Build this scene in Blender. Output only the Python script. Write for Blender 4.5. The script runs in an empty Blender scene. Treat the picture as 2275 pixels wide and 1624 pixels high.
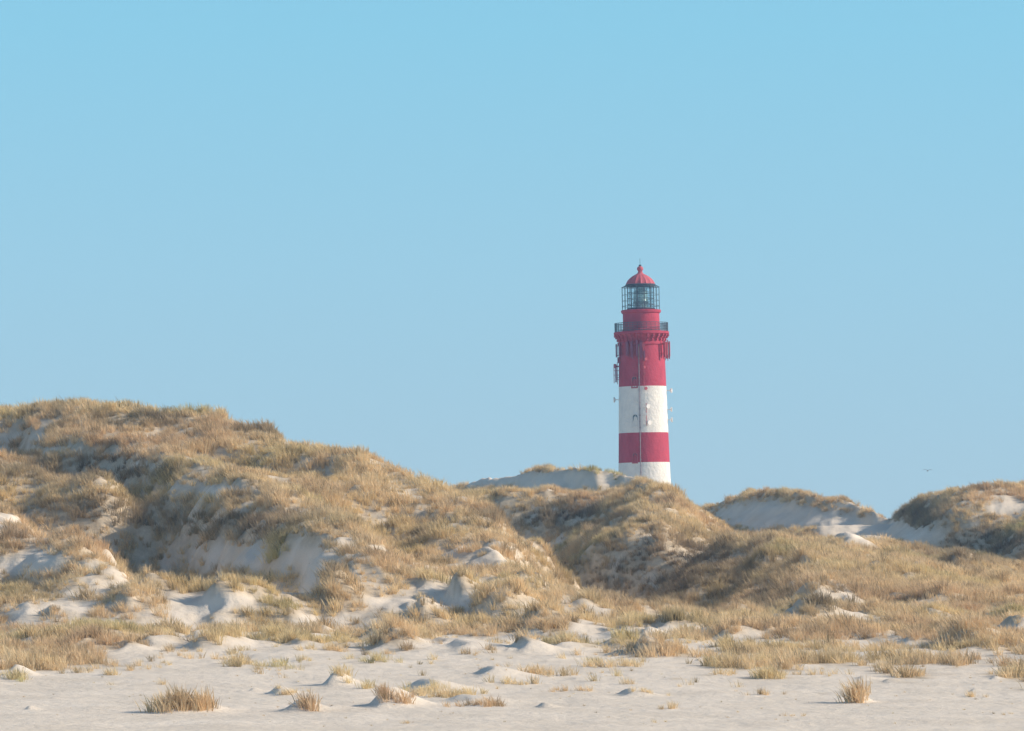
import bpy, bmesh, math, random
import numpy as np
from mathutils import Vector, Matrix
random.seed(4); rng=np.random.default_rng(11)
scene=bpy.context.scene
scene.view_settings.view_transform='Standard'; scene.view_settings.look='None'
scene.view_settings.exposure=0; scene.view_settings.gamma=1
K=8.254e-5; CAMZ=4.85; YH=1330.0; CX=1137.5
# ---------------- noise ----------------
_perm=np.random.default_rng(3).permutation(256); _perm=np.concatenate([_perm,_perm])
def perlin(x,y,seed=0):
    x=np.asarray(x,float)+seed*17.31; y=np.asarray(y,float)+seed*9.77
    xi=np.floor(x).astype(int); yi=np.floor(y).astype(int); xf=x-xi; yf=y-yi
    u=xf*xf*xf*(xf*(xf*6-15)+10); v=yf*yf*yf*(yf*(yf*6-15)+10)
    def g(ix,iy,dx,dy):
        h=_perm[(_perm[ix&255]+iy)&255]*(2*np.pi/256.0)
        return np.cos(h)*dx+np.sin(h)*dy
    a=g(xi,yi,xf,yf); b=g(xi+1,yi,xf-1,yf); c=g(xi,yi+1,xf,yf-1); d=g(xi+1,yi+1,xf-1,yf-1)
    return 1.4*((a+(b-a)*u)+((c+(d-c)*u)-(a+(b-a)*u))*v)
def fbm(x,y,seed=0,o=4):
    s=0;a=1;f=1
    for i in range(o):
        s=s+a*perlin(x*f,y*f,seed+i*3); a*=.5; f*=2.03
    return s
def ss(t):
    t=np.clip(t,0,1); return t*t*(3-2*t)
def pyz(py,D): return CAMZ-(py-YH)*K*D
def wx(px,D): return (px-CX)*K*D
# ---------------- terrain ----------------
BODY={
'A':[(-900,400,990),(-300,402,925),(0,400,912),(100,398,908),(180,395,888),(300,390,906),(400,385,922),(480,380,938),(560,376,952),(650,372,976),(750,366,998),(830,362,1031),(900,357,1060),(980,352,1086),(1050,347,1110),(1130,342,1152),(1200,337,1190),(1260,332,1230),(1320,326,1270),(1400,318,1320),(1480,310,1365),(1600,305,1500)],
'B':[(700,525,1190),(900,522,1120),(1000,520,1100),(1090,515,1102),(1200,510,1100),(1300,505,1100),(1380,502,1098),(1430,500,1094),(1500,495,1098),(1600,490,1120),(1700,480,1158),(1800,470,1180),(1950,455,1214),(2100,440,1228),(2275,430,1272),(2500,420,1304),(3200,420,1314)],
'C':[(800,675,1180),(950,660,1105),(1020,650,1078),(1100,634,1060),(1170,618,1050),(1200,614,1038),(1250,606,1044),(1290,597,1040),(1330,592,1043),(1370,592,1046),(1400,588,1052),(1440,586,1064),(1490,588,1084),(1560,590,1116),(1650,590,1170)],
'C2':[(1480,690,1180),(1560,682,1132),(1610,672,1108),(1700,650,1090),(1780,630,1094),(1825,620,1108),(1860,618,1108),(1890,616,1112),(1910,612,1118),(1950,604,1140),(2000,600,1170),(2100,600,1220)],
'D':[(1780,640,1260),(1900,625,1205),(1960,610,1170),(2000,600,1136),(2050,584,1105),(2100,568,1090),(2150,556,1084),(2200,558,1080),(2275,562,1078),(2500,560,1060),(3200,550,1085)],
}
FOOT={'A':286,'B':326,'C':566,'C2':588,'D':490}
FD=[0,100,150,200,230,262,290,322,360,700,860,1100,1600,3000,9000]
FZ=[-1.6,-1.2,-.7,0.0,pyz(1540,230),pyz(1448,262),pyz(1388,290),pyz(1345,322),4.9,6.0,6.0,5,2,-4,-60]
LX=wx(1431,900)
def Hbase(x,y):
    D=np.maximum(y,1.0); px=CX+x/(K*D)
    z=np.interp(D,FD,FZ)
    z=z+np.exp(-((x-LX)**2+(y-900)**2)/(2*45.0**2))*13
    zs=z; px0=px
    for n,c in BODY.items():
        c=np.array(c,float)
        far=n in('C','C2','D')
        wd=22 if far else 12
        px=px0+(20*perlin(D/8.,px0*0,83)+12*perlin(x/2.5,D/4.,84) if far else 0)
        Dc=0;pc=0
        for o_,w_ in ((-1,.25),(0,.5),(1,.25)):
            Dc=Dc+w_*np.interp(px+o_*wd,c[:,0],c[:,1]); pc=pc+w_*np.interp(px0+o_*10,c[:,0],c[:,2])
        if far: Dc=Dc+.6*perlin(px0/60,px0*0,77)
        zc=pyz(pc,Dc)
        t=np.clip((D-FOOT[n])/(Dc-FOOT[n]),0,1)
        zf=np.interp(FOOT[n],FD,FZ)-.3
        sh=t+0.07*np.sin(2*np.pi*t)*(1 if n in'AB' else 0)
        sh=np.where(t>.9,sh-(t-.9)**2*3,sh)
        sh=sh+.03*ss((t-.9)/.1)
        zb=zf+(zc-zf)*sh-np.clip(FOOT[n]-D,0,None)*.5
        back=np.clip(D-Dc,0,None)
        zb=zb-np.where(back<60,0.38*back*back/(back+4),0.38*60*60/64.+ (back-60)*.2)
        k=.35
        m=np.maximum(zs,zb); d=np.abs(zs-zb)
        zs=m+np.maximum(k-d,0)**2/(4*k)
    return zs
Dm=np.arange(180,720,.5)
def hit(px,py,H=Hbase):
    x=wx(px,Dm); z=H(x,Dm); ok=np.nonzero(z>=pyz(py,Dm))[0]
    return Dm[ok[0]] if len(ok) else 600.0
SC=[ # pts, h, w, L, band(y fade), lip
 ([(500,1085),(560,1105),(640,1150),(700,1195),(755,1270)],6.4,6.0,9,7,.6),
 ([(300,1000),(350,1030),(420,1055)],2.6,4.0,5,5,.3),
 ([(60,955),(110,970),(150,990)],1.8,3.5,6,4,.2),
 ([(130,1062),(220,1090),(300,1125),(370,1170)],3.0,4.5,5,6,.4),
 ([(120,1220),(160,1245),(210,1275)],1.8,5,6,4,.2),
 ([(1300,1112),(1400,1142),(1440,1180)],7.2,9,8,10,.3),
 ([(1440,1100),(1500,1120)],2.4,6,8,7,0),
 ([(1660,1195),(1700,1230),(1735,1285),(1760,1345)],8.2,12,7,13,1.1),
 ([(1850,1190),(1900,1230)],3.0,8,10,10,0),
 ([(2330,1150),(2345,1210)],6,10,6,12,0),
 ([(2200,1160),(2230,1215)],4,7,8,10,0),
 ([(980,1150),(1060,1215),(1120,1270)],1.6,4,6,6,0),
 ([(700,1010),(780,1040)],1.6,4,6,6,0),
]
SCW=[]
for pts,h,w,L,b,lip in SC:
    P=[]
    for px,py in pts:
        D=hit(px,py); P.append((D,wx(px,D)))
    P.sort(); SCW.append((np.array(P),h,w,L,b,lip))
HB=[] # hummocks: x,y,h,sxl,sxr,sy
def H1(x,y):
    z=Hbase(x,y)
    wob=fbm(x/9,y/14,5,3)*2.0+fbm(x/2.5,y/4,8,2)*.6
    for P,h,w,L,b,lip in SCW:
        y0,y1=P[0,0],P[-1,0]
        d=np.interp(y,P[:,0],P[:,1])-x+wob
        env=ss((y-(y0-b))/b)*ss(((y1+b)-y)/b)
        z=z-h*env*ss(d/w)*(1-ss((d-w)/L))
        if lip: z=z+lip*env*np.exp(-np.abs(d+1.2)/np.where(d>-1.2,1.2,6.0))
    D=np.maximum(y,1)
    amp=ss((D-240)/60)
    far=1-.45*ss((D-480)/40)
    f1=fbm(x/11,y/22,1,2); f2=fbm(x/3.6,y/6.5,21,2)
    z=z+amp*far*(.62*fbm(x/11+.22*f1,y/22,1,3)+.28*(1+.5*ss((D-560)/30))*fbm(x/3.6+.25*f2,y/6.5,21,3))
    z=z+(.016+.055*amp)*fbm(x/1.1,y/1.6,31,2)+.05*fbm(x/4.5,y/7,35,2)
    return z
def hum(x,y):
    z=np.zeros_like(x)
    for hx,hy,h,sl,sr,sy in HB:
        m=(np.abs(x-hx)<3.2*sr)&(np.abs(y-hy)<3*sy)
        if not np.any(m): continue
        dx=x[m]-hx; dy=(y[m]-hy)/sy
        dx=dx+.5*sl*np.sin(y[m]*2.1+hx)
        s=np.where(dx<0,-dx/sl,dx/sr)
        z[m]=z[m]+h*np.exp(-(s**1.9)-(dy*dy))
    return z
def H(x,y):
    x=np.asarray(x,float);y=np.asarray(y,float)
    return H1(x,y)+hum(x,y)
man=[ # px,py,h,width
 (400,1580,.55,1.3),(660,1578,.45,.9),(745,1522,.55,.8),(625,1543,.35,.8),(860,1568,.75,1.1),(950,1535,.5,1.5),(1045,1560,.3,1.6),
 (1090,1500,.4,1.2),(1440,1452,.9,1.1),(1905,1560,.4,.4),(2160,1432,1.0,2.0),(1020,1322,1.2,1.2),(500,1350,1.2,2.0),(280,1345,.9,1.3),
 (740,1335,1.2,1.4),(1090,1362,1.1,1.7),(1620,1420,.7,1.4),(1800,1368,.8,1.8),(1190,1385,.7,1.4),(30,1500,.5,.7),(600,1300,.9,1.4),
 (100,1300,1.0,2.0),(940,1372,1.0,1.1),(1400,1545,.3,.9),(1210,1572,.2,.5),(1640,1370,.7,1.3),(2260,1405,.8,1.5),(1480,1395,.6,1.5),(320,1310,.8,1.2),(1500,1350,.7,1.8)]
for px,py,h,w in man:
    D=hit(px,py,H1); HB.append((wx(px,D),D,h,w*.38,w*1.1,w*1.3))
r2=np.random.default_rng(8)
for i in range(230):
    D=r2.uniform(262,345); px=r2.uniform(-400,2650); w=r2.uniform(.4,1.5)
    HB.append((wx(px,D),D,r2.uniform(.2,.5)*w**.7,w*.36,w*1.2,w*1.5))
for i in range(26):
    D=r2.uniform(215,260); px=r2.uniform(-400,2650); w=r2.uniform(.2,.6)
    HB.append((wx(px,D),D,r2.uniform(.05,.16),w*.4,w*1.4,w*1.3))
for i in range(300):
    D=r2.uniform(345,540); px=r2.uniform(-400,2650); w=r2.uniform(.7,2.4)
    HB.append((wx(px,D),D,r2.uniform(.25,.6)*w**.6,w*.40,w*1.1,w*1.4))
# sand / grass density
BL=np.array([(-900,1480),(0,1482),(120,1470),(300,1450),(420,1415),(560,1425),(800,1435),(950,1425),(1050,1400),(1250,1430),(1420,1440),(1560,1470),(1750,1490),(1950,1480),(2100,1475),(2275,1490),(3200,1490)],float)
SAND=[(60,1250,110,24,1),(470,1335,90,20,.9),(570,1240,170,34,.75),(600,1135,90,12,.4),(470,1088,100,11,.8),(150,1000,160,8,.6),(60,972,90,8,.6),(330,1036,60,8,.5),
 (1020,1330,50,14,.9),(1090,1360,60,12,.8),(960,1300,60,14,.7),(1110,1065,80,20,.9),(1270,1068,60,22,1.0),(1200,1072,40,20,.8),(1350,1062,18,20,.8),(1395,1064,20,14,.6),(1690,1145,100,30,1.2),(1800,1150,90,20,.8),(1920,1178,90,28,1.2),(1870,1122,30,8,.5),(1480,1395,80,10,.9),(1620,1420,60,10,.6),
 (1060,1440,130,20,.8),(1400,1420,110,14,.6),(2240,1130,40,24,.8),(2040,1190,60,20,.7),(880,1340,70,12,.6),(1850,1370,80,10,.6),(2260,1400,60,10,.7),(180,1345,80,12,.6),(700,1380,60,10,.5),(1960,1430,160,10,.5),(1750,1240,60,14,.3),(40,1150,60,10,.3),
 (900,1230,160,30,.20),(1120,1240,130,40,.24),(800,1320,110,20,.3)]
SHADE_HEATH=[(1500,1268,220,70,1),(1240,1152,150,26,1),(200,1045,210,26,.9),(240,1140,150,26,.9),(520,1165,210,30,.8),(2180,1215,130,36,1),(2040,1150,60,36,.9),(740,1240,50,40,.5),(280,935,80,14,.8),(600,960,70,12,.6),(1780,1330,160,30,.5),(150,1320,130,14,.5)]  # shaded slopes and hollows painted dark into the grass, partly as brown heath
def proj(x,y,z): return CX+x/(K*y), YH-(z-CAMZ)/(K*y)
def density(x,y,z):
    px,py=proj(x,y,z)
    n=fbm(x/5.0,y/9.0,41,3); n2=fbm(x/1.5,y/2.4,51,2); n3=fbm(x/18.,y/26.,55,2)
    edge=np.interp(px,BL[:,0],BL[:,1])
    beach=ss((edge-py+n*62+n2*22)/70+.45)
    front=ss((345-y)/45)
    g=(.84-.24*front)+(.22+.40*front)*n+(.52)*n2+.12*n3
    g=g*1.1*beach
    for sx,sy,rx,ry,a in SAND:
        q=((px-sx)/rx)**2+((py-sy)/ry)**2
        g=g-a*np.exp(-q*q*.7)*(1+.3*n2)
    hh=hum(x,y); g=g+beach*np.clip(hh*1.1-.08,0,.4)
    g=np.where((y>720),.5,g)
    return np.clip(g,0,1)
def shade_heath(x,y,z):  # painted shade zones plus random brown heath patches
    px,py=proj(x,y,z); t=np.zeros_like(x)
    for sx,sy,rx,ry,a in SHADE_HEATH:
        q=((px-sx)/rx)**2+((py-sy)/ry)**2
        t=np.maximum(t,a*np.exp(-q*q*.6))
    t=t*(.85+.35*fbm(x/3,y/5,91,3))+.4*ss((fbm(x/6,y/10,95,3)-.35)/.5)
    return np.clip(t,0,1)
# mesh grid
pxs=np.concatenate([np.arange(-900,-120,30),np.arange(-120,2400,4.5),np.arange(2400,3200,30)])
Ds=np.concatenate([np.linspace(2,180,40),np.arange(184,345,.38),np.arange(345,700,.8),np.arange(700,1000,5),np.geomspace(1000,9000,40)])
PX,DD=np.meshgrid(pxs,Ds); XX=wx(PX,DD)
ZZ=H(XX.ravel(),DD.ravel()); GG=density(XX.ravel(),DD.ravel(),ZZ)
nr,nc=PX.shape
def grid_mesh(name,X,Y,Z,nr,nc,g):
    me=bpy.data.meshes.new(name)
    co=np.stack([X,Y,Z],1).astype(np.float32)
    me.vertices.add(len(co)); me.vertices.foreach_set('co',co.ravel())
    i=np.arange(nr*nc).reshape(nr,nc)
    q=np.stack([i[:-1,:-1],i[:-1,1:],i[1:,1:],i[1:,:-1]],-1).reshape(-1,4)
    me.loops.add(q.size); me.loops.foreach_set('vertex_index',q.ravel().astype(np.int32))
    me.polygons.add(len(q)); me.polygons.foreach_set('loop_start',(np.arange(len(q))*4).astype(np.int32))
    me.update(calc_edges=True); me.polygons.foreach_set('use_smooth',np.ones(len(q),bool))
    a=me.attributes.new('grass','FLOAT','POINT'); a.data.foreach_set('value',g.astype(np.float32))
    me.validate(); return me
# ---------------- material helpers ----------------
def newmat(name):
    m=bpy.data.materials.new(name); m.use_nodes=True
    nt=m.node_tree; b=nt.nodes['Principled BSDF']; return m,nt,b
def N(nt,t,**kw):
    n=nt.nodes.new(t)
    for k,v in kw.items(): setattr(n,k,v)
    return n
def ramp(nt,fac,cols):
    r=N(nt,'ShaderNodeValToRGB'); e=r.color_ramp.elements
    while len(e)<len(cols): e.new(.5)
    for el,(p,c) in zip(e,cols): el.position=p; el.color=(*c,1)
    nt.links.new(fac,r.inputs[0]); return r.outputs[0]
def mixc(nt,f,a,b,mode='MIX'):
    m=N(nt,'ShaderNodeMix',data_type='RGBA',blend_type=mode)
    for s,v in ((0,f),(6,a),(7,b)):
        if hasattr(v,'links') or hasattr(v,'is_linked'): nt.links.new(v,m.inputs[s])
        elif s==0: m.inputs[s].default_value=v
        else: m.inputs[s].default_value=(*v,1)
    return m.outputs[2]
def simple(name,col,rough=.6,var=.12,scale=2.0,bump=0.0,metal=0):
    m,nt,b=newmat(name)
    g=N(nt,'ShaderNodeNewGeometry'); t=N(nt,'ShaderNodeTexNoise'); t.inputs['Scale'].default_value=scale; t.inputs['Detail'].default_value=4
    nt.links.new(g.outputs['Position'],t.inputs['Vector'])
    c=ramp(nt,t.outputs['Fac'],[(.3,tuple(v*(1-var) for v in col)),(.7,tuple(min(1,v*(1+var)) for v in col))])
    nt.links.new(c,b.inputs['Base Color']); b.inputs['Roughness'].default_value=rough; b.inputs['Metallic'].default_value=metal
    if bump:
        bp=N(nt,'ShaderNodeBump'); bp.inputs['Strength'].default_value=bump; bp.inputs['Distance'].default_value=.12
        nt.links.new(t.outputs['Fac'],bp.inputs['Height']); nt.links.new(bp.outputs[0],b.inputs['Normal'])
    return m
# sand
sand,nt,b=newmat('dune_sand')
geo=N(nt,'ShaderNodeNewGeometry'); at=N(nt,'ShaderNodeAttribute',attribute_name='grass')
n1=N(nt,'ShaderNodeTexNoise'); n1.inputs['Scale'].default_value=.25; n1.inputs['Detail'].default_value=6
n2=N(nt,'ShaderNodeTexNoise'); n2.inputs['Scale'].default_value=1.6; n2.inputs['Detail'].default_value=7; n2.inputs['Roughness'].default_value=.6
n3=N(nt,'ShaderNodeTexNoise'); n3.inputs['Scale'].default_value=5.5; n3.inputs['Detail'].default_value=3
for n in (n1,n2,n3): nt.links.new(geo.outputs['Position'],n.inputs['Vector'])
c1=ramp(nt,n1.outputs['Fac'],[(.32,(.71,.645,.56)),(.68,(.83,.76,.67))])
sp3=ramp(nt,n3.outputs['Fac'],[(.70,(1,1,1)),(.76,(.45,.38,.30))])   # shell grit and litter specks
c1=mixc(nt,.7,c1,sp3,'MULTIPLY')
lit=ramp(nt,n2.outputs['Fac'],[(.35,(.38,.295,.19)),(.7,(.62,.52,.38))])
mm=N(nt,'ShaderNodeMath',operation='MULTIPLY'); nt.links.new(at.outputs['Fac'],mm.inputs[0]); mm.inputs[1].default_value=.8
c2=mixc(nt,mm.outputs[0],c1,lit)
nt.links.new(c2,b.inputs['Base Color']); b.inputs['Roughness'].default_value=.95; b.inputs['Specular IOR Level'].default_value=.1
bp=N(nt,'ShaderNodeBump'); bp.inputs['Strength'].default_value=.6; bp.inputs['Distance'].default_value=.18
nt.links.new(n2.outputs['Fac'],bp.inputs['Height']); nt.links.new(bp.outputs[0],b.inputs['Normal'])
me=grid_mesh('sand_dunes',XX.ravel(),DD.ravel(),ZZ,nr,nc,GG); me.materials.append(sand)
dunes=bpy.data.objects.new('sand_dunes',me); scene.collection.objects.link(dunes)
# ---------------- grass ----------------
gm,nt,b=newmat('marram_grass')
geo=N(nt,'ShaderNodeNewGeometry'); oi=N(nt,'ShaderNodeObjectInfo')
gn=N(nt,'ShaderNodeTexNoise'); gn.inputs['Scale'].default_value=.09; gn.inputs['Detail'].default_value=4
nt.links.new(geo.outputs['Position'],gn.inputs['Vector'])
ca=ramp(nt,gn.outputs['Fac'],[(.32,(.78,.585,.38)),(.5,(.91,.735,.48)),(.60,(.86,.71,.43)),(.70,(.68,.62,.34))])
cb=ramp(nt,oi.outputs['Random'],[(0,(.42,.41,.39)),(.35,(.90,.89,.87)),(1,(1.0,1.0,1.0))])
cc=mixc(nt,1.0,ca,cb,'MULTIPLY')
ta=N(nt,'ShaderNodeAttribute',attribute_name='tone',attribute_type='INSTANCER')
cc=mixc(nt,ta.outputs['Fac'],cc,(.22,.185,.145))  # dark brown carries painted slope shade along with heath colour
nt.links.new(cc,b.inputs['Base Color']); b.inputs['Roughness'].default_value=.7; b.inputs['Specular IOR Level'].default_value=.25
tr=N(nt,'ShaderNodeBsdfTranslucent'); nt.links.new(cc,tr.inputs[0])
mx=N(nt,'ShaderNodeMixShader'); mx.inputs[0].default_value=.34
out=nt.nodes['Material Output']; nt.links.new(b.outputs[0],mx.inputs[1]); nt.links.new(tr.outputs[0],mx.inputs[2]); nt.links.new(mx.outputs[0],out.inputs[0])
tufts=bpy.data.collections.new('grass_tuft_parts')
for k in range(6):
    vs=[];fs=[]
    nb=[34,44,28,38,52,22][k]
    for i in range(nb):
        a=random.uniform(0,2*math.pi); r=abs(random.gauss(0,.20)); bx,by=r*math.cos(a),r*math.sin(a)
        L=random.uniform(.30,.76); lean=random.uniform(.1,.75); la=a+random.uniform(-.9,.9)
        lx,ly=lean*math.cos(la)-.16,lean*math.sin(la)+.05
        w=random.uniform(.009,.020); wa=random.uniform(0,math.pi); dx,dy=math.cos(wa)*w,math.sin(wa)*w
        pts=[]
        for s in (0,.4,.75,1.0):
            bend=s*s
            pts.append((bx+lx*L*(.35*s+.65*bend),by+ly*L*(.35*s+.65*bend),L*(s-.25*lean*bend)-.04))
        base=len(vs)
        for s,wf in ((0,1),(1,.9),(2,.6)):
            p=pts[s]; vs.append((p[0]-dx*wf,p[1]-dy*wf,p[2])); vs.append((p[0]+dx*wf,p[1]+dy*wf,p[2]))
        vs.append(pts[3])
        fs+= [(base,base+1,base+3,base+2),(base+2,base+3,base+5,base+4),(base+4,base+5,base+6)]
    m=bpy.data.meshes.new('tuft_%d'%k); m.from_pydata(vs,[],fs); m.materials.append(gm)
    tufts.objects.link(bpy.data.objects.new('tuft_%d'%k,m))
NC=300000
D=np.sqrt(rng.uniform(205**2,690**2,NC)); px=rng.uniform(-280,2560,NC); x=wx(px,D)
z=H(x,D); g=density(x,D,z)
sl_=np.abs(H1(x+.6,D)-H1(x-.6,D))/1.2
keep=rng.uniform(0,1,NC)<np.clip((g-.24)*1.3,0,1)**1.2*(.75+.6*np.clip(sl_,0,1))
x,y,z,g=x[keep],D[keep],z[keep],g[keep]
cl=fbm(x/2.2,y/3.2,61,3)
sc=(.50+.42*g+.48*cl)*rng.uniform(.7,1.25,len(x))
sc=np.clip(sc,.3,1.5)
X=[x];Y=[y];Z=[z];S=[sc]
def cluster(px,py,n,rx,ry,s):
    D0=hit(px,py,lambda a,b:H(a,b)); cx=wx(px,D0)
    a=rng.normal(0,rx,n)+cx; bb=rng.normal(0,ry,n)+D0
    X.append(a);Y.append(bb);Z.append(H(a,bb));S.append(rng.uniform(.5,1.15,n)*s)
for c in [(385,1565,20,.40,.6,1.2),(400,1572,12,.6,.6,.8),(455,1578,12,.2,.4,1.3),(420,1575,10,.4,.5,1.0),(685,1575,9,.12,.3,1.2),(640,1545,9,.35,.4,.6),(765,1515,7,.25,.4,.8),(870,1560,16,.4,.5,.9),(815,1530,4,.1,.3,.9),
   (960,1535,20,.7,.7,.75),(1000,1548,20,.6,.6,.8),(1085,1565,14,.5,.5,.75),(1040,1570,12,.7,.5,.45),(1905,1562,11,.11,.25,1.3),(1210,1500,14,.7,.7,.8),(1140,1520,9,.5,.5,.65),(1430,1540,7,.5,.4,.45),(1490,1575,5,.2,.3,.6),
   (35,1510,9,.2,.4,1.1),(510,1480,7,.4,.5,.7),(1250,1535,8,.5,.4,.55),(1690,1545,7,.4,.4,.55),(2020,1500,6,.3,.3,.7),(2165,1550,4,.3,.3,.5),(1350,1480,16,.9,.9,.8),(1620,1500,12,.8,.8,.7),(1780,1500,12,.8,.8,.7),(910,1608,4,.3,.3,.3),(2230,1590,5,.5,.3,.3),(1770,1592,4,.4,.3,.3),(570,1480,5,.3,.3,.6),(1455,1605,3,.3,.3,.3),(2170,1428,24,.7,1,1.1),(180,1495,7,.4,.5,.6),(255,1500,5,.3,.4,.7)]:
    cluster(*c)
n=6500; Db=rng.uniform(228,285,n); pb=rng.uniform(-250,2500,n); xb=wx(pb,Db); k=rng.uniform(0,1,n)<ss(.12+fbm(xb/3,Db/5,71,3)*1.3)*np.clip((Db-224)/42,0,1)**1.8
X.append(xb[k]);Y.append(Db[k]);Z.append(H(xb[k],Db[k]));S.append(rng.uniform(.18,.7,k.sum()))
# wind-blown straw litter on the open beach
n=260; Db=rng.uniform(203,245,n); xb=wx(rng.uniform(-250,2500,n),Db)
X.append(xb);Y.append(Db);Z.append(H(xb,Db));S.append(rng.uniform(.06,.18,n))
X,Y,Z,S=map(np.concatenate,(X,Y,Z,S)); n=len(X)
pm=bpy.data.meshes.new('dune_grass'); pm.vertices.add(n); pm.vertices.foreach_set('co',np.stack([X,Y,Z-.02],1).astype(np.float32).ravel())
a=pm.attributes.new('rot','FLOAT_VECTOR','POINT'); a.data.foreach_set('vector',np.stack([rng.normal(0,.1,n),rng.normal(0,.1,n),rng.uniform(0,.9,n)-.45],1).astype(np.float32).ravel())
a=pm.attributes.new('scl','FLOAT','POINT'); a.data.foreach_set('value',S.astype(np.float32))
a=pm.attributes.new('tone','FLOAT','POINT'); a.data.foreach_set('value',(shade_heath(X,Y,Z)*.88).astype(np.float32))
a=pm.attributes.new('idx','INT','POINT'); a.data.foreach_set('value',rng.integers(0,6,n).astype(np.int32))
grass=bpy.data.objects.new('dune_grass',pm); scene.collection.objects.link(grass)
ng=bpy.data.node_groups.new('scatter_tufts','GeometryNodeTree')
ng.interface.new_socket('Geometry',in_out='INPUT',socket_type='NodeSocketGeometry'); ng.interface.new_socket('Geometry',in_out='OUTPUT',socket_type='NodeSocketGeometry')
gi=ng.nodes.new('NodeGroupInput'); go=ng.nodes.new('NodeGroupOutput')
ip=ng.nodes.new('GeometryNodeInstanceOnPoints'); ci=ng.nodes.new('GeometryNodeCollectionInfo')
ci.inputs['Collection'].default_value=tufts; ci.inputs['Separate Children'].default_value=True; ci.inputs['Reset Children'].default_value=True
def attr(nm,t):
    q=ng.nodes.new('GeometryNodeInputNamedAttribute'); q.data_type=t; q.inputs['Name'].default_value=nm; return q.outputs['Attribute']
L=ng.links.new
L(gi.outputs[0],ip.inputs['Points']); L(ci.outputs[0],ip.inputs['Instance']); ip.inputs['Pick Instance'].default_value=True
L(attr('idx','INT'),ip.inputs['Instance Index'])
e2r=ng.nodes.new('FunctionNodeEulerToRotation'); L(attr('rot','FLOAT_VECTOR'),e2r.inputs[0]); L(e2r.outputs[0],ip.inputs['Rotation'])
L(attr('scl','FLOAT'),ip.inputs['Scale']); L(ip.outputs[0],go.inputs[0])
md=grass.modifiers.new('scatter','NODES'); md.node_group=ng
# ---------------- lighthouse ----------------
Z0=17.0; U=K*900
def zl(py): return pyz(py,900)-Z0
LH=bpy.data.objects.new('lighthouse',None); scene.collection.objects.link(LH)
LH.location=(wx(1434.0,900),900,Z0); LH.rotation_euler=(0,math.radians(-1.2),0)
def painted(name,col,dark,amt=.5):
    m,nt,b=newmat(name); g=N(nt,'ShaderNodeTexCoord'); mp=N(nt,'ShaderNodeMapping'); mp.inputs['Scale'].default_value=(1,1,.5)
    t=N(nt,'ShaderNodeTexNoise'); t.inputs['Scale'].default_value=.9; t.inputs['Detail'].default_value=8; t.inputs['Roughness'].default_value=.65
    nt.links.new(g.outputs['Object'],mp.inputs[0]); nt.links.new(mp.outputs[0],t.inputs['Vector'])
    c=ramp(nt,t.outputs['Fac'],[(.35,dark),(.6,col)])
    nt.links.new(c,b.inputs['Base Color']); b.inputs['Roughness'].default_value=.75; b.inputs['Specular IOR Level'].default_value=.2
    t2=N(nt,'ShaderNodeTexNoise'); t2.inputs['Scale'].default_value=2.2; t2.inputs['Detail'].default_value=6
    nt.links.new(g.outputs['Object'],t2.inputs['Vector'])
    bp=N(nt,'ShaderNodeBump'); bp.inputs['Strength'].default_value=amt; bp.inputs['Distance'].default_value=.2
    nt.links.new(t2.outputs['Fac'],bp.inputs['Height']); nt.links.new(bp.outputs[0],b.inputs['Normal']); return m
RED=painted('red_paint',(.47,.06,.11),(.38,.045,.09),.4); WHITE=painted('white_paint',(.80,.80,.79),(.70,.71,.72),.6)
ROOF=painted('roof_red',(.56,.14,.18),(.48,.11,.15),.15)
DARK=simple('dark_iron',(.05,.08,.12),.5); GREY=simple('grey_antenna',(.28,.24,.29),.5); REDM=simple('red_metal',(.42,.06,.10),.5)
WIN=simple('window_glass',(.04,.10,.14),.15); OFFW=simple('white_metal',(.7,.7,.72),.4)
def obj(name,bm,mats,parent=LH,smooth=False):
    m=bpy.data.meshes.new(name); bm.normal_update(); bm.to_mesh(m); bm.free()
    for q in mats: m.materials.append(q)
    if smooth: m.polygons.foreach_set('use_smooth',[True]*len(m.polygons))
    o=bpy.data.objects.new(name,m); scene.collection.objects.link(o); o.parent=parent; return o
def lathe(name,prof,mats,segs=64,smooth=True,rib=None,mi=None,close=True):
    bm=bmesh.new(); rings=[]
    for j,(r,z) in enumerate(prof):
        ring=[]
        for i in range(segs):
            a=2*math.pi*i/segs; rr=r*(1+(rib(i) if rib else 0)); ring.append(bm.verts.new((rr*math.cos(a),rr*math.sin(a),z)))
        rings.append(ring)
    for j in range(len(rings)-1):
        for i in range(segs):
            f=bm.faces.new((rings[j][i],rings[j][(i+1)%segs],rings[j+1][(i+1)%segs],rings[j+1][i]))
            if mi: f.material_index=mi[j]
    if close:
        bm.faces.new(rings[0][::-1]); bm.faces.new(rings[-1])
    o=obj(name,bm,mats,smooth=smooth)
    if smooth:
        try:
            o.data.set_sharp_from_angle(angle=math.radians(35))
        except Exception: pass
    return o
def addbox(bm,c,s,rot=0):
    M=Matrix.Translation(c)@Matrix.Rotation(rot,4,'Z')@Matrix.Diagonal((*s,1))
    return bmesh.ops.create_cube(bm,size=1,matrix=M)
def addcyl(bm,p,q,r,seg=8):
    p=Vector(p);q=Vector(q);d=q-p
    M=Matrix.Translation((p+q)/2)@d.to_track_quat('Z','Y').to_matrix().to_4x4()
    bmesh.ops.create_cone(bm,cap_ends=True,segments=seg,radius1=r,radius2=r,depth=d.length,matrix=M)
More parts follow.
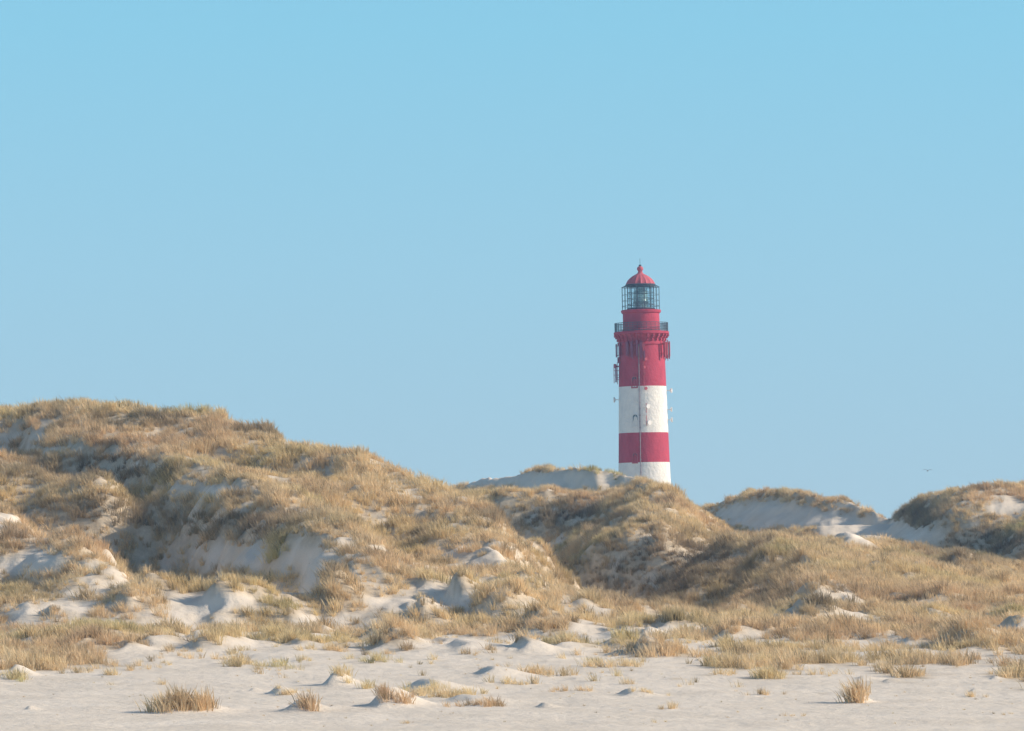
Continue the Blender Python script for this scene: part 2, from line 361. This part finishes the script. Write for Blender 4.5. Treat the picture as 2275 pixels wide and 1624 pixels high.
def addring(bm,R,z,r,seg=48):
    pr=[]
    for i in range(seg):
        a=2*math.pi*i/seg; row=[]
        for k in range(6):
            b_=2*math.pi*k/6; rr=R+r*math.cos(b_); row.append(bm.verts.new((rr*math.cos(a),rr*math.sin(a),z+r*math.sin(b_))))
        pr.append(row)
    for i in range(seg):
        for k in range(6): bm.faces.new((pr[i][k],pr[(i+1)%seg][k],pr[(i+1)%seg][(k+1)%6],pr[i][(k+1)%6]))
def P(th,R,z): return (R*math.sin(th),-R*math.cos(th),z)
# shaft with painted bands
def rad(py): return U*np.interp(py,[770,860,962,1028,1080,1200],[50.5,52.8,55.2,56.8,58.5,62])
pys=[1190,1080,1050,1028,1010,985,962,935,900,859,840,815,790,768]
mi=[0,0,0,1,1,1,0,0,0,1,1,1,1]
lathe('tower_shaft',[(float(rad(p)),zl(p)) for p in pys],[WHITE,RED],mi=mi)
lathe('gallery_cornice',[(U*50.6,zl(767.9)),(U*53,zl(766)),(U*53,zl(762)),(U*51.5,zl(760)),(U*52,zl(753)),(U*54.5,zl(748)),(U*58.5,zl(744)),(U*61.5,zl(742.5)),(U*61.5,zl(738)),(U*60,zl(737))],[RED])
bm=bmesh.new()
for i in range(28):
    th=2*math.pi*i/28
    for dz,dr,s in ((756,53.5,4),(750,55.5,6.5),(746,57,9)):
        addbox(bm,P(th,U*dr,zl(dz)),(.3,U*s,U*4.4),th)
obj('gallery_brackets',bm,[RED])
bm=bmesh.new()
for i in range(36):
    th=2*math.pi*i/36; addcyl(bm,P(th,U*59,zl(737.5)),P(th,U*59,zl(717.5)),.045,6)
for i in range(144):
    th=2*math.pi*i/144; addcyl(bm,P(th,U*59,zl(735)),P(th,U*59,zl(720)),.016,4)
for py,r in ((718,.06),(723,.03),(729,.03),(735,.05)): addring(bm,U*59,zl(py),r,64)
obj('gallery_railing',bm,[DARK])
lathe('watch_room',[(U*42.5,zl(737.2)),(U*42.5,zl(733)),(U*41,zl(731)),(U*40.6,zl(697)),(U*43.5,zl(695)),(U*44.5,zl(692)),(U*44.5,zl(689.5)),(U*42,zl(688.5))],[RED])
# lantern
bm=bmesh.new(); R=U*41.8
for i in range(16):
    th=2*math.pi*(i+.35)/16; addcyl(bm,P(th,R,zl(689)),P(th,R,zl(637)),.045,6)
    addcyl(bm,P(th,R,zl(638)),P(th,U*33,zl(634)),.04,5)
for py,r in ((638,.05),(655,.03),(668,.03),(680,.045)): addring(bm,R,zl(py),r,48)
obj('outer_cage',bm,[DARK])
bm=bmesh.new(); R=U*30
for i in range(12):
    th=2*math.pi*(i+.5)/12; addcyl(bm,P(th,R,zl(688)),P(th,R,zl(635)),.07,6)
for py,r in ((636,.12),(650,.045),(663,.05),(676,.045),(686,.13)): addring(bm,R,zl(py),r,48)
obj('lantern_frame',bm,[DARK])
GL,nt,b=newmat('lantern_glass'); t=N(nt,'ShaderNodeBsdfTransparent'); t.inputs[0].default_value=(.90,.95,.97,1)
gg=N(nt,'ShaderNodeBsdfGlossy'); gg.inputs['Roughness'].default_value=.05; mxx=N(nt,'ShaderNodeMixShader'); mxx.inputs[0].default_value=.12
nt.links.new(t.outputs[0],mxx.inputs[1]); nt.links.new(gg.outputs[0],mxx.inputs[2]); nt.links.new(mxx.outputs[0],nt.nodes['Material Output'].inputs[0])
lathe('lantern_panes',[(U*29.2,zl(687)),(U*29.2,zl(636))],[GL],segs=12,smooth=False,close=False)
LENS=simple('lens_glass',(.36,.60,.64),.12,.35,3)
lp=[]
for i,py in enumerate(np.linspace(684,640,15)):
    s=(py-640)/44; r=11.5+4*math.sin(min(1,max(0,s))*math.pi); 
    if s<.18: r*=.55+2.5*s
    lp+= [(U*(r+(.9 if i%2 else -.4)),zl(py))]
lathe('fresnel_lens',lp,[LENS],segs=32)
bm=bmesh.new()
for i in range(8):
    th=2*math.pi*i/8+.2; addcyl(bm,P(th,U*17,zl(687)),P(th,U*14,zl(640)),.05,5)
addring(bm,U*17,zl(672),.08); addring(bm,U*16,zl(652),.06)
obj('lens_frame',bm,[DARK])
rib=lambda i: .055 if i%6==0 else (.02 if i%6 in(1,5) else 0)
lathe('lantern_roof_eave',[(U*30.5,zl(634.8)),(U*33.5,zl(634)),(U*34,zl(632)),(U*31.5,zl(631))],[DARK])
lathe('lantern_roof',[(U*30.5,zl(630.9)),(U*30,zl(628.5)),(U*27,zl(623)),(U*22.5,zl(618)),(U*17,zl(613.5)),(U*11,zl(610)),(U*6.5,zl(607.5)),(U*4.6,zl(604.5)),(U*5.2,zl(603)),(U*4,zl(602))],[ROOF],segs=96,rib=rib)
bp_=[(U*7*math.sin(a)+.01,zl(597)-U*6*math.cos(a)) for a in np.linspace(.35,math.pi,14)]
lathe('roof_ball',bp_,[ROOF],segs=32)
bm=bmesh.new(); addcyl(bm,(0,0,zl(592)),(0,0,zl(588)),.22,10); addcyl(bm,(0,0,zl(588)),(0,0,zl(574)),.035,6); obj('lightning_rod',bm,[DARK])
def window(name,thd,py,w,h):
    th=math.radians(thd); R=float(rad(py))
    bm=bmesh.new(); n=8
    def outline(w,h,off):
        pts=[(-w/2,-h/2),(w/2,-h/2)]
        for i in range(n+1):
            a=math.pi*i/n; pts.append((w/2*math.cos(a),h/2-w/2+w/2*math.sin(a)))
        return [bm.verts.new((math.cos(th)*u+math.sin(th)*(R+off),math.sin(th)*u-math.cos(th)*(R+off),zl(py)+v)) for u,v in pts]
    a=outline(w+.36,h+.36,.10); c=outline(w+.36,h+.36,-.2); d=outline(w,h,.10); e=outline(w,h,-.02)
    m=len(a)
    for i in range(m):
        j=(i+1)%m
        bm.faces.new((a[i],a[j],d[j],d[i])); bm.faces.new((c[i],c[j],a[j],a[i])); bm.faces.new((d[i],d[j],e[j],e[i]))
    f=bm.faces.new(e); f.material_index=1
    bx=addbox(bm,P(th,R+.02,zl(py)),(.07,.06,h*.94),th)
    for v in (-.15,.2): addbox(bm,P(th,R+.03,zl(py)+h*v),(w*.95,.05,.06),th)
    bmesh.ops.recalc_face_normals(bm,faces=[f for f in bm.faces if f.material_index==0])
    obj(name,bm,[REDM if py<880 or py>1000 else OFFW,WIN])
window('window_lower',-22,1018,.66,1.5); window('window_middle',-20,935,.85,1.9); window('window_upper',-21,850,.75,1.7)
bm=bmesh.new()
th=math.radians(-9)
pp=[765,800,859,900,962,1028,1085]
for a_,b_ in zip(pp[:-1],pp[1:]): addcyl(bm,P(th,float(rad(a_))+.1,zl(a_)),P(th,float(rad(b_))+.1,zl(b_)),.075,6)
for q in range(770,1080,14): addbox(bm,P(th,float(rad(q))+.06,zl(q)),(.3,.12,.08),th)
obj('cable_duct',bm,[GREY])
def panel(bm,thd,py,h,w,off=.75,d=.22,shift=0):
    th=math.radians(thd); R=float(rad(max(py,770)))
    r=addbox(bm,P(th,R+off,zl(py)),(w,d,h),th)
    bmesh.ops.bevel(bm,geom=list({e for v in r['verts'] for e in v.link_edges}),offset=.05,segments=2,affect='EDGES')
    addcyl(bm,P(th,R+off-.25,zl(py)-h*.6),P(th,R+off-.25,zl(py)+h*.6),.06,6)
    for s in (-.35,.35): addcyl(bm,P(th,R-.1,zl(py)+h*s),P(th,R+off-.1,zl(py)+h*s),.05,5)
bm=bmesh.new()
for a in ((88,779,2.9,.42,.75),(76,777,2.5,.4,.9),(62,776,2.2,.35,.8),(55,778,2.7,.25,.8),(108,779,2.7,.4,.6)): panel(bm,*a)
obj('panel_antennas_east',bm,[REDM])
bm=bmesh.new()
for a in ((-88,778,2.2,.4,.45),(-95,828,3.0,.4,.5),(-78,826,2.6,.35,.6),(-36,776,2.3,.5,.5),(-24,778,2.6,.4,.5),(-12,775,2.6,.35,.5),(-3,779,2.7,.45,.55),(4,792,1.6,.3,.5),(-60,777,2.1,.4,.5),(-70,800,1.0,.3,.4)): panel(bm,*a)
obj('panel_antennas_west',bm,[simple('dark_red_metal',(.24,.05,.12),.5)])
def dish(bm,thd,py,r,off=.45,yaw=0):
    th=math.radians(thd); R=float(rad(max(py,770)))
    c=Vector(P(th,R+off,zl(py))); addcyl(bm,P(th,R-.1,zl(py)),c,.06,6)
    dr=Vector(P(th+math.radians(yaw),1,0)); q=dr.to_track_quat('Z','Y').to_matrix().to_4x4()
    for (r1,r2,dd,o) in ((r*.35,r,.16,0),(r,r,.18,.17)):
        bmesh.ops.create_cone(bm,cap_ends=True,segments=16,radius1=r1,radius2=r2,depth=dd,matrix=Matrix.Translation(c+dr*o)@q)
bm=bmesh.new()
for a in ((86,869,.38,.65,-10),(84,911,.38,.55,0),(84,934,.4,.55,0),(8,905,.38,.3,30),(10,941,.4,.3,30),(4,922,.22,.2,0),(-88,887,.44,.6,0)): dish(bm,*a)
obj('dish_antennas',bm,[OFFW],smooth=False)
bm=bmesh.new()
for a in ((-90,812,.36,.5,20),(2,770,.3,.4,0),(6,800,.26,.35,20),(3,818,.24,.3,20),(5,865,.26,.3,20),(4,832,.2,.3,0),(-5,845,.18,.25,0)): dish(bm,*a)
for q in (812,822,832): addcyl(bm,P(math.radians(-92),float(rad(q)),zl(q)),P(math.radians(-92),float(rad(q))+.9,zl(q)),.05,5)
addcyl(bm,P(math.radians(2),float(rad(770))+.3,zl(762)),P(math.radians(2),float(rad(850))+.25,zl(862)),.06,6)
addcyl(bm,P(math.radians(6),float(rad(900))+.2,zl(897)),P(math.radians(6),float(rad(940))+.2,zl(948)),.05,6)
addcyl(bm,P(math.radians(-92),float(rad(830))+.8,zl(808)),P(math.radians(-92),float(rad(830))+.8,zl(850)),.06,6)
obj('equipment_mounts',bm,[REDM])
# ---------------- gull ----------------
bm=bmesh.new(); segs=10; prof=[(-.26,.01),(-.2,.045),(-.08,.075),(.05,.08),(.15,.055),(.2,.05),(.245,.045),(.28,.02),(.33,.004)]
rings=[[bm.verts.new((yy,rr*math.cos(2*math.pi*i/segs),rr*math.sin(2*math.pi*i/segs))) for i in range(segs)] for yy,rr in prof]
for a,b_ in zip(rings[:-1],rings[1:]):
    for i in range(segs): bm.faces.new((a[i],a[(i+1)%segs],b_[(i+1)%segs],b_[i]))
for s in (-1,1):
    W=[(0,.10,.03,.2),(.22,.13,.17,.17),(.45,.05,.16,.12),(.66,-.10,.06,.02)]
    rows=[]
    for yy,xx,zz,ch in W: rows.append([bm.verts.new((xx,s*(.04+yy),zz+.02)),bm.verts.new((xx-ch/2,s*(.04+yy),zz+.04)),bm.verts.new((xx-ch,s*(.04+yy),zz+.01)),bm.verts.new((xx-ch/2,s*(.04+yy),zz))])
    for a,b_ in zip(rows[:-1],rows[1:]):
        for i in range(4): bm.faces.new((a[i],a[(i+1)%4],b_[(i+1)%4],b_[i]))
t=[bm.verts.new(v) for v in ((-.22,-.03,0),(-.22,.03,0),(-.4,.08,0),(-.4,-.08,0))]; bm.faces.new(t)
bird=obj('seagull',bm,[simple('gull_feathers',(.16,.18,.22),.7)],parent=None)
bird.location=(wx(2061,760),760,pyz(1046,760)); bird.rotation_euler=(0,math.radians(-6),math.radians(70))
# ---------------- atmospheric haze (a real scattering air volume over the whole area) ----------------
bm=bmesh.new(); addbox(bm,(0,600,300),(3000,1190,900)); 
hm=bpy.data.materials.new('haze_air'); hm.use_nodes=True; nt=hm.node_tree; nt.nodes.clear()
o_=N(nt,'ShaderNodeOutputMaterial'); v_=N(nt,'ShaderNodeVolumeScatter'); v_.inputs['Color'].default_value=(.36,.64,1,1); v_.inputs['Density'].default_value=.00019; v_.inputs['Anisotropy'].default_value=.1
nt.links.new(v_.outputs[0],o_.inputs['Volume'])
hz=obj('atmospheric_haze',bm,[hm],parent=None)
# ---------------- world / sun ----------------
SEL=28; AZ=4
w=bpy.data.worlds.new('World'); scene.world=w; w.use_nodes=True; nt=w.node_tree; nt.nodes.clear()
out=N(nt,'ShaderNodeOutputWorld'); sky=N(nt,'ShaderNodeTexSky',sky_type='NISHITA'); sky.sun_disc=False
sky.sun_elevation=math.radians(SEL); sky.sun_rotation=math.radians(90+AZ)
b1=N(nt,'ShaderNodeBackground'); b1.inputs[1].default_value=.10; nt.links.new(sky.outputs[0],b1.inputs[0])
tc=N(nt,'ShaderNodeTexCoord'); sp=N(nt,'ShaderNodeSeparateXYZ'); nt.links.new(tc.outputs['Generated'],sp.inputs[0])
mr=N(nt,'ShaderNodeMapRange'); mr.inputs['From Min'].default_value=0; mr.inputs['From Max'].default_value=.2; nt.links.new(sp.outputs['Z'],mr.inputs[0])
col=ramp(nt,mr.outputs[0],[(0,(.398,.60,.765)),(.10,(.380,.606,.79)),(.30,(.325,.620,.840)),(.52,(.252,.612,.86)),(1,(.15,.48,.80))])
b2=N(nt,'ShaderNodeBackground'); nt.links.new(col,b2.inputs[0])
m2=N(nt,'ShaderNodeMapRange'); m2.inputs['From Min'].default_value=.13; m2.inputs['From Max'].default_value=.34; nt.links.new(sp.outputs['Z'],m2.inputs[0])
ms=N(nt,'ShaderNodeMixShader'); nt.links.new(m2.outputs[0],ms.inputs[0]); nt.links.new(b2.outputs[0],ms.inputs[1]); nt.links.new(b1.outputs[0],ms.inputs[2]); nt.links.new(ms.outputs[0],out.inputs[0])
sl=bpy.data.lights.new('sun','SUN'); sl.energy=5.0; sl.angle=math.radians(.5); sl.color=(1,.93,.82)
so=bpy.data.objects.new('sun',sl); scene.collection.objects.link(so)
e=math.radians(SEL);a=math.radians(AZ); sd=Vector((math.cos(e)*math.cos(a),-math.cos(e)*math.sin(a),math.sin(e)))
so.rotation_euler=sd.to_track_quat('Z','Y').to_euler(); so.location=(100,300,100)
# ---------------- camera ----------------
cam=bpy.data.cameras.new('camera'); co=bpy.data.objects.new('camera',cam); scene.collection.objects.link(co)
cam.sensor_width=36; cam.lens=36/(2275*K); cam.shift_y=(YH-812)/2275; cam.clip_start=1; cam.clip_end=20000
co.location=(0,0,CAMZ); co.rotation_euler=(math.radians(90),0,0); scene.camera=co
